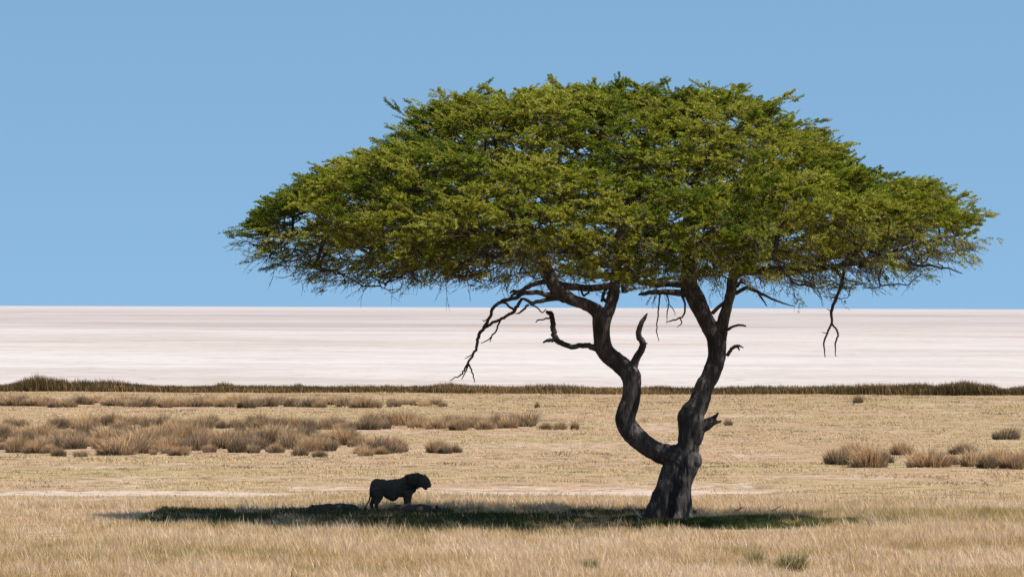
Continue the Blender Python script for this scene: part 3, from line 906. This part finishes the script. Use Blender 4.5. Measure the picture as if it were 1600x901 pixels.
for i in range(400):                                       # hanging skirt round the rim and the underside
    a = rng.uniform(0, 2 * np.pi); r = math.sqrt(rng.uniform(0.16, 0.97))
    x, y = CX + AXX * r * math.cos(a), AXY * r * math.sin(a)
    bo, t = cbot(x, y), ctop(x, y)
    bo -= 0.9 * (fbm(x * 0.6, y * 0.6, 331, 2) - 0.5)
    if t - bo < 0.4: continue
    pads.append((x, y, bo + rng.uniform(0.0, 1) ** 1.3 * 1.3 * min(1, t - bo - .3), rng.uniform(0.45, 0.85), 2))
for i in range(70):                                        # thin leafy wisps below the left and right wings
    px = rng.uniform(432, 780) if rng.uniform() < 0.6 else rng.uniform(1230, 1480)
    lo = np.interp(px, [410, 430, 520, 600, 650, 780, 1230, 1290, 1400, 1480], [430, 448, 436, 450, 445, 425, 440, 462, 438, 412])
    pads.append(((px - OX) / 50.0, rng.normal(0, 1.6), (OY - lo) / 50.0 + rng.uniform(0, 0.9), rng.uniform(0.35, 0.6), 3))
for i in range(150):                                       # lower boughs in front and behind, hanging over the limbs
    px = rng.uniform(640, 1190)
    if 755 < px < 885: continue
    x = (px - OX) / 50.0
    sgn = -1 if rng.uniform() < 0.75 else 1
    y = sgn * rng.uniform(3.2, 7.8)
    lo = np.interp(px, [640, 760, 840, 900, 960, 1080, 1130, 1190], [418, 408, 395, 432, 436, 432, 425, 415])
    z = (OY - lo) / 50.0 + rng.uniform(0, 1) ** 1.2 * 1.7
    pads.append((x, y, z, rng.uniform(0.5, 0.8), 1))
# an opening in the crown on the sunny side, through which light reaches the trunk foot
g0 = np.array([0.45, -0.35, 1.2]); gd = np.array(sdir)


def in_gap(p):
    w_ = np.array(p[:3]) - g0
    return np.linalg.norm(w_ - gd * w_.dot(gd)) < 0.95


pads = [p for p in pads if not in_gap(p) and not (abs((p[0] - CX) / AXX) > 0.80 and abs(p[1]) > 2.2 and rng.uniform() < 0.6)]
# extra boughs added along the sun ray to keep sun flecks off the lions
l0 = np.array([-9.3, 6.9, 0.8])
for i in range(34):
    p = l0 + np.array([rng.uniform(-1.6, 1.9), rng.uniform(-1.3, 1.3), 0]) + gd * rng.uniform(8.6, 11.5)
    t, bo = ctop(p[0], p[1]), cbot(p[0], p[1])
    if bo + 0.1 < p[2] < t - 0.3: pads.append((p[0], p[1], p[2], rng.uniform(0.6, 0.95), 1))
pads = np.array(pads)

# branch network from the limbs to every pad
nodes, par, plen = [], [], []
for P in limbs + [np.array([T(p[0], p[1], p[3]) for p in LL[-4:]]), np.array([T(p[0], p[1], p[3]) for p in LR[-3:]]), np.array([T(p[0], p[1], p[3]) for p in RL[-3:]])]:
    for p in P:
        nodes.append(p); par.append(-1); plen.append(0.0)
seeds = len(nodes)
NP = np.zeros((seeds + 60000, 3)); NP[:seeds] = nodes
PL = np.zeros(len(NP)); cnt = seeds
par = list(par)
dmin = np.array([np.min(np.linalg.norm(NP[:seeds] - p[:3], axis=1)) for p in pads])
tips = []
for k in np.argsort(dmin):
    p = pads[k, :3] - np.array([0, 0, 0.18])
    d = NP[:cnt] - p
    dist = np.linalg.norm(d, axis=1)
    above = np.clip(d[:, 2], 0, None)
    cost = dist + 0.22 * PL[:cnt] + 0.8 * above
    j = int(np.argmin(cost))
    q = NP[j].copy(); L = dist[j]
    m = max(2, int(L / 0.35))
    side = rng.normal(0, 0.08 * L, 3)
    sag = 0.10 * L
    prev = j
    for i in range(1, m + 1):
        t = i / m
        pos = q * (1 - t) + p * t + side * math.sin(math.pi * t) - np.array([0, 0, sag * math.sin(math.pi * t)])
        if i < m: pos = pos + rng.normal(0, 0.035, 3)
        NP[cnt] = pos; par.append(prev); PL[cnt] = PL[prev] + L / m
        prev = cnt; cnt += 1
    tips.append(prev)
load = np.zeros(cnt)
for t in tips: load[t] += 1
for i in range(cnt - 1, seeds - 1, -1):
    if par[i] >= seeds: load[par[i]] += load[i]
t_ = Tubes()
kids = {}
for i in range(seeds, cnt): kids.setdefault(par[i], []).append(i)
done = set()
for i in range(seeds, cnt):
    if i in done: continue
    # start a polyline at i with its parent
    path = [par[i], i]; done.add(i)
    c = i
    while c in kids:
        nx = max(kids[c], key=lambda z: load[z])
        if nx in done: break
        path.append(nx); done.add(nx); c = nx
    rad = [0.011 * max(load[max(z, i)], 1) ** 0.5 + 0.004 for z in path]
    rad[0] = rad[1]
    t_.add(NP[path], np.array(rad), 5, cap=False)
o = link('branch_network', t_.mesh('branch_network'), M_twig, tree, smooth=True)
o['kind'] = 'stuff'

# leafy sprays
LV, LT = [], []
tw = Tubes()
tw_starts, tw_dirs, tw_len, tw_tint, tw_dens = [], [], [], [], []
for x, y, z, r, kd in pads:
    rad = np.array([(x - CX) / AXX, y / AXY, 0.0]); rl = np.linalg.norm(rad) + 1e-6
    out_v = rad / rl * min(1, rl * 1.3)
    nt_ = int({0: 38, 1: 30, 2: 20, 3: 9}[int(kd)] * (1 - 0.35 * max(0, min(1, (rl - .8) / .2))))
    reg = fbm(np.array([x * 0.5]), np.array([y * 0.5]), 401, 2)[0]
    c0 = np.array([x, y, z])
    # long main sprays, each carrying its twigs to both sides
    nsp = 3 if kd < 2 else 2
    axes = []
    for k in range(nsp):
        a_ = rng.normal(0, 0.8, 3) * np.array([1, 1, .20]) + out_v * 1.1 + np.array([0, 0, -0.10 if kd >= 2 else 0.20])
        a_ /= np.linalg.norm(a_)
        a_[2] = min(a_[2], 0.42)
        axes.append((a_ / np.linalg.norm(a_), rng.normal(0, 0.16, 3) * np.array([1, 1, .9]), rng.uniform(0.8, 1.35) * r))
    ptint = rng.normal(0, 0.10)
    for k in range(nt_):
        A, off, LA = axes[k % nsp]
        s_ = rng.uniform(-0.35, 1.0)
        sd_ = np.cross(A, [0, 0, 1.0]); sd_ /= np.linalg.norm(sd_) + 1e-6
        d = A * rng.uniform(0.8, 1.3) + sd_ * rng.normal(0, 0.5) + np.array([0, 0, rng.normal(0.22 if kd < 2 else -0.15, 0.24)])
        d /= np.linalg.norm(d)
        d[2] = min(d[2], 0.6)
        st = c0 + off + A * s_ * LA + rng.normal(0, 0.04, 3) - np.array([0, 0, 0.08 * s_ * s_])
        tw_starts.append(st); tw_dirs.append(d); tw_len.append(r * rng.uniform(0.30, 0.75) * (1.3 if k == 0 else 1) * (1.15 - 0.45 * max(s_, 0)))
        brown = rng.uniform() < (0.05 if kd == 0 else 0.2)
        tw_tint.append(np.clip(0.53 + 0.8 * (reg - 0.5) + ptint + rng.normal(0, 0.13), 0.05, 0.82) if not brown else 0.98)
        tw_dens.append({0: 88, 1: 80, 2: 34, 3: 26}[int(kd)] * (0.4 if brown else 1))
ts, td, tl = np.array(tw_starts), np.array(tw_dirs), np.array(tw_len)
tt_, tn = np.array(tw_tint), np.array(tw_dens)
n = len(ts)
# twig wood: thin three-sided spikes, all at once
pa = np.cross(td, [0.13, 0.2, 1.0]); pa /= np.linalg.norm(pa, axis=1)[:, None]
pb = np.cross(td, pa)
bend = np.zeros((n, 3)); bend[:, 2] = -0.10 * tl
rw = 0.007
ring = []
for f, s_ in ((0, 1.0), (0.5, 0.7)):
    c = ts + td * (tl * f)[:, None] + bend * (f * f)
    for k in range(3):
        th = k * 2.094
        ring.append(c + (pa * math.cos(th) + pb * math.sin(th)) * rw * s_)
ring.append(ts + td * tl[:, None] + bend)
V = np.stack(ring, 1).reshape(-1, 3)
i = np.arange(n)[:, None] * 7
Q = np.concatenate([i + np.array([[k, (k + 1) % 3, 3 + (k + 1) % 3, 3 + k]]) for k in range(3)])
Tt = np.concatenate([i + np.array([[3 + k, 3 + (k + 1) % 3, 6]]) for k in range(3)])
o = link('twig_work', mesh_np('twig_work', V, [Q, Tt]), M_twig, tree)
o['kind'] = 'stuff'
# leaflets
ci = np.repeat(np.arange(n), tn.astype(int))
m = len(ci)
f = rng.uniform(0.12, 1.05, m)
pos = ts[ci] + td[ci] * (tl[ci] * f)[:, None] + bend[ci] * (f * f)[:, None]
side = rng.normal(0, 1, (m, 3)); side -= td[ci] * np.sum(side * td[ci], 1)[:, None]
side[:, 2] *= 0.7
side /= np.linalg.norm(side, axis=1)[:, None] + 1e-6
pos += side * rng.uniform(0, 0.012, (m, 1))
ax = side * 0.75 + td[ci] * rng.uniform(0.4, 1.1, (m, 1)); ax /= np.linalg.norm(ax, axis=1)[:, None]
wv = np.cross(ax, rng.normal(0, 0.8, (m, 3)) + np.array([0, 0, 1.0])); wv /= np.linalg.norm(wv, axis=1)[:, None] + 1e-6
ll = rng.uniform(0.032, 0.068, (m, 1)); ww = rng.uniform(0.008, 0.014, (m, 1))
V = np.stack([pos - wv * ww * .5, pos + wv * ww * .5, pos + ax * ll * .6 + wv * ww, pos + ax * ll, pos + ax * ll * .6 - wv * ww], 1)
V = V[:, [0, 2, 3, 4]]
tint = np.clip(np.repeat(tt_[ci] + rng.normal(0, 0.045, m), 4), 0, 1)
me = mesh_np('crown', V.reshape(-1, 3), [np.arange(m * 4).reshape(m, 4)], {'tint': tint})
link('crown', me, M_leaf, tree)
print('leaflets', m, 'twigs', n)

# fine bare twigs hanging from the underside
tb2 = Tubes()
for k in range(850):
    a = rng.uniform(0, 2 * np.pi); r = math.sqrt(rng.uniform(0.2, 0.95))
    x, y = CX + AXX * r * math.cos(a), AXY * r * math.sin(a)
    z = cbot(x, y) + rng.uniform(-0.05, 0.5)
    L = rng.uniform(0.5, 1.35)
    ov = np.array([(x - CX) / AXX, y / AXY, 0])
    d = rng.normal(0, .6, 3) * np.array([1, 1, 0.3]) + ov * 0.9 + np.array([0, 0, -0.55]); d /= np.linalg.norm(d)
    P = [np.array([x, y, z])]
    for s in range(5):
        d = d + rng.normal(0, 0.22, 3); d /= np.linalg.norm(d)
        P.append(P[-1] + d * L / 5)
        if s in (1, 2, 3):
            e = d + rng.normal(0, 0.7, 3); e /= np.linalg.norm(e)
            l2 = L * rng.uniform(.15, .4)
            tb2.add(np.array([P[-1], P[-1] + e * l2 * .5, P[-1] + e * l2 + rng.normal(0, .04, 3)]), np.array([.009, .007, .004]), 3, cap=False)
    tb2.add(np.array(P), np.linspace(.014, .005, 6), 3, cap=False)
o = link('hanging_twigs', tb2.mesh('hanging_twigs'), M_twig, tree)
o['kind'] = 'stuff'


# ------------------------------------------------------------------ lions
def ln(zx, zy, y=0.0):
    """x forward, z up in metres, from the enlarged outline"""
    return np.array([(zx - 540) / 359.0, y, (757 - zy) / 359.0])


def lchain(t, L, sub=4, sides=12, flat=1.0):
    P, r = cr([ln(a, b, y) for a, b, y, _ in L], [c / 359.0 for *_, c in L], sub)
    t.add(P, r, sides, flat=flat)


def hair(name, pts, dirs, n, length, wid, mat, parent, seed=1):
    r_ = np.random.default_rng(seed)
    pts = np.array(pts); dirs = np.array(dirs)
    i = r_.integers(0, len(pts), n)
    p = pts[i]; d = dirs[i] + r_.normal(0, 0.28, (n, 3)); d /= np.linalg.norm(d, axis=1)[:, None]
    L = r_.uniform(.5, 1.1, (n, 1)) * length
    s = np.cross(d, r_.normal(0, 1, (n, 3))); s /= np.linalg.norm(s, axis=1)[:, None]
    V = np.stack([p - s * wid, p + s * wid, p + d * L], 1).reshape(-1, 3)
    return link(name, mesh_np(name, V, [np.arange(n * 3).reshape(n, 3)]), mat, parent)


lx, ly = at(540 + 540 / 7.51, 800)
lion = empty('lion', (lx, ly, float(relief(np.array([lx]), np.array([ly]))[0])))
tag(lion, 'dark maned male lion standing in the tree shade facing right', 'lion')
t = Tubes()
# trunk of the body: deep chest, belly, rump
t.ball(ln(380, 445), (0.24, 0.19, 0.25))
t.ball(ln(440, 455), (0.26, 0.20, 0.265))
t.ball(ln(540, 485), (0.33, 0.21, 0.335)); t.ball(ln(600, 455), (0.30, 0.20, 0.275))
t.ball(ln(560, 520), (0.24, 0.19, 0.29))
t.ball(ln(650, 470), (0.30, 0.20, 0.30))
t.ball(ln(735, 455), (0.26, 0.20, 0.33))
lchain(t, [(620, 440, 0, 78), (700, 420, 0, 82), (770, 385, 0, 88), (840, 370, 0, 80), (890, 370, 0, 66)])
# head
t.ball(ln(905, 372), (0.17, 0.14, 0.165))
lchain(t, [(900, 385, 0, 55), (945, 402, 0, 48), (982, 432, 0, 34), (1000, 444, 0, 23)])
lchain(t, [(900, 405, 0, 46), (935, 445, 0, 34), (955, 478, 0, 20)])
lchain(t, [(915, 335, 0, 40), (962, 368, 0, 28), (992, 412, 0, 20)])
# hind legs
for s, off in ((-1, 8), (1, -48)):
    yy = s * 0.13
    lchain(t, [(380 + off * .4, 470, yy, 72), (395 + off, 540, yy, 58), (392 + off, 590, yy * 1.05, 40), (362 + off, 650, yy * 1.05, 25), (366 + off, 700, yy * 1.05, 20), (372 + off, 735, yy * 1.05, 22)])
    t.ball(ln(388 + off, 742, yy * 1.05), (0.10, 0.06, 0.045))
# fore legs
for s, off in ((-1, 0), (1, -22)):
    yy = s * 0.13
    lchain(t, [(735 + off, 500, yy, 62), (745 + off, 570, yy, 44), (745 + off, 640, yy, 30), (742 + off, 700, yy, 24), (745 + off, 738, yy, 26)])
    t.ball(ln(760 + off, 742, yy), (0.10, 0.065, 0.045))
# tail
lchain(t, [(330, 420, 0, 22), (303, 470, 0, 15), (298, 540, 0, 12), (290, 600, 0, 10), (265, 650, 0, 9), (243, 695, 0, 9)], sides=8)
me = fuse(t, 'body', 0.016, 3)
link('body', me, M_fur, lion, smooth=True)
pts, dr = [], []
for k in range(500):
    a = rng.uniform(0, 2 * np.pi); s = rng.uniform(0, 1)
    c = ln(730, 420) * (1 - s) + ln(885, 365) * s
    rr = 0.27 * (1 - s) + 0.18 * s
    rz = rr * (1.12 if math.sin(a) < 0 else 0.98)
    p = c + np.array([rng.normal(0, .02), rr * 0.85 * math.cos(a), rz * math.sin(a)])
    pts.append(p); d = np.array([-0.5, 0.5 * math.cos(a), 0.45 * math.sin(a) - 0.25]); dr.append(d / np.linalg.norm(d))
hair('mane', pts, dr, 6500, 0.105, 0.008, M_mane, lion, 3)
tbm = Tubes(); tbm.ball(ln(765, 420), (0.20, .21, .25)); tbm.ball(ln(845, 375), (0.17, .18, .225)); tbm.ball(ln(800, 455), (.13, .15, .2)); tbm.ball(ln(898, 345), (.10, .13, .125))
pts = [ln(243, 695) + rng.normal(0, .012, 3) for _ in range(40)]
hair('tail_tuft', pts, [np.array([-.4, 0, -.9])] * 40, 250, 0.09, 0.006, M_mane, lion, 4)
# the solid of the mane under its hair
me = fuse(tbm, 'mane', 0.02, 4)
link('neck_ruff', me, M_mane, lion, smooth=True)
for s in (-1, 1):
    te = Tubes(); te.ball(ln(878, 312, s * 0.105), (0.035, 0.02, 0.04)); link('ear', te.mesh('ear'), M_fur, lion, smooth=True)
    te = Tubes(); te.ball(ln(958, 372, s * 0.083), (0.014, 0.01, 0.011)); link('eye', te.mesh('eye'), M_dark, lion, smooth=True)
te = Tubes(); te.ball(ln(1014, 425, 0), (0.022, 0.032, 0.02)); link('nose', te.mesh('nose'), M_dark, lion, smooth=True)


def lying(px, py, sc, label, up):
    x, y = at(px, py)
    r = empty('lion', (x, y, float(relief(np.array([x]), np.array([y]))[0])))
    tag(r, label, 'lion')
    t = Tubes()
    t.ball((-.52, 0, .19), (.34, .24, .21)); t.ball((-.15, 0, .22), (.42, .26, .215)); t.ball((.3, 0, .2), (.38, .25, .22))
    P, rr = cr([(.45, 0, .22), (.7, -.03, .24), (.9, -.05, .22)], [.17, .13, .11]); t.add(P, rr, 12)
    t.ball((.95, -.05, .20), (.15, .13, .12)); P, rr = cr([(1.0, -.05, .18), (1.1, -.06, .15), (1.18, -.06, .13)], [.09, .07, .05]); t.add(P, rr, 10)
    for xx, l in ((-.6, .55), (-.45, .5), (.35, .6), (.5, .55)):
        P, rr = cr([(xx, -.1, .12), (xx + .12, -.35, .09), (xx + .05, -.35 - l * .5, .06), (xx + .1, -.4 - l * .6, .05)], [.11, .07, .045, .05]); t.add(P, rr, 10)
    P, rr = cr([(-.82, 0, .16), (-1.0, .1, .06), (-1.3, .05, .04)], [.04, .03, .022]); t.add(P, rr, 8)
    me = fuse(t, 'body', 0.018, 3)
    link('body', me, M_fur, r, smooth=True)
    for s in (-1, 1):
        te = Tubes()
        P, rr = cr([(.90, -.05 + s * .085, .29), (.91, -.05 + s * .1, .34), (.925, -.05 + s * .105, .375)], [.04, .036, .014]); te.add(P, rr, 8, flat=.6)
        link('ear', te.mesh('ear'), M_dark, r, smooth=True)
    r.scale = (sc, sc, sc * up)
    return r


lying(646, 803, 0.86, 'resting lion lying under the standing one with its ear raised', 1.05)
lying(527, 801, 0.86, 'resting lion lying low in shade behind the standing lion tail', .92).rotation_euler = (0, 0, 3.3)

# fallen wood in the grass
for px, py, L, rz, tilt, lb in ((1207, 800, 0.42, 0.3, 0.35, 'short pale bleached stick leaning in brown grass right of trunk'),
                                (1004, 812, 0.5, 2.4, 0.6, 'pale thin dead stick propped at the left foot of the trunk'),
                                (1150, 799, 0.3, 0.1, 0.15, 'small pale wood chip lying just right of the trunk foot')):
    x, y = at(px, py + 4)
    t = Tubes()
    P, r = cr([(0, 0, .05), (L * .3, .02, .05 + L * .3 * tilt), (L * .65, -.03, .1 + L * .6 * tilt), (L, 0, .1 + L * tilt)], [.028, .024, .02, .01]); t.add(P, r, 7)
    P, r = cr([(L * .5, 0, .08 + L * .5 * tilt), (L * .55, .05, .2 + L * .6 * tilt), (L * .5, .08, .28 + L * .6 * tilt)], [.014, .01, .005]); t.add(P, r, 6)
    o = link('fallen_stick', t.mesh('fallen_stick'), M_deadpale, smooth=True)
    o.location = (x, y, float(relief(np.array([x]), np.array([y]))[0]) + .12); o.rotation_euler = (0, 0, rz)
    tag(o, lb, 'stick')
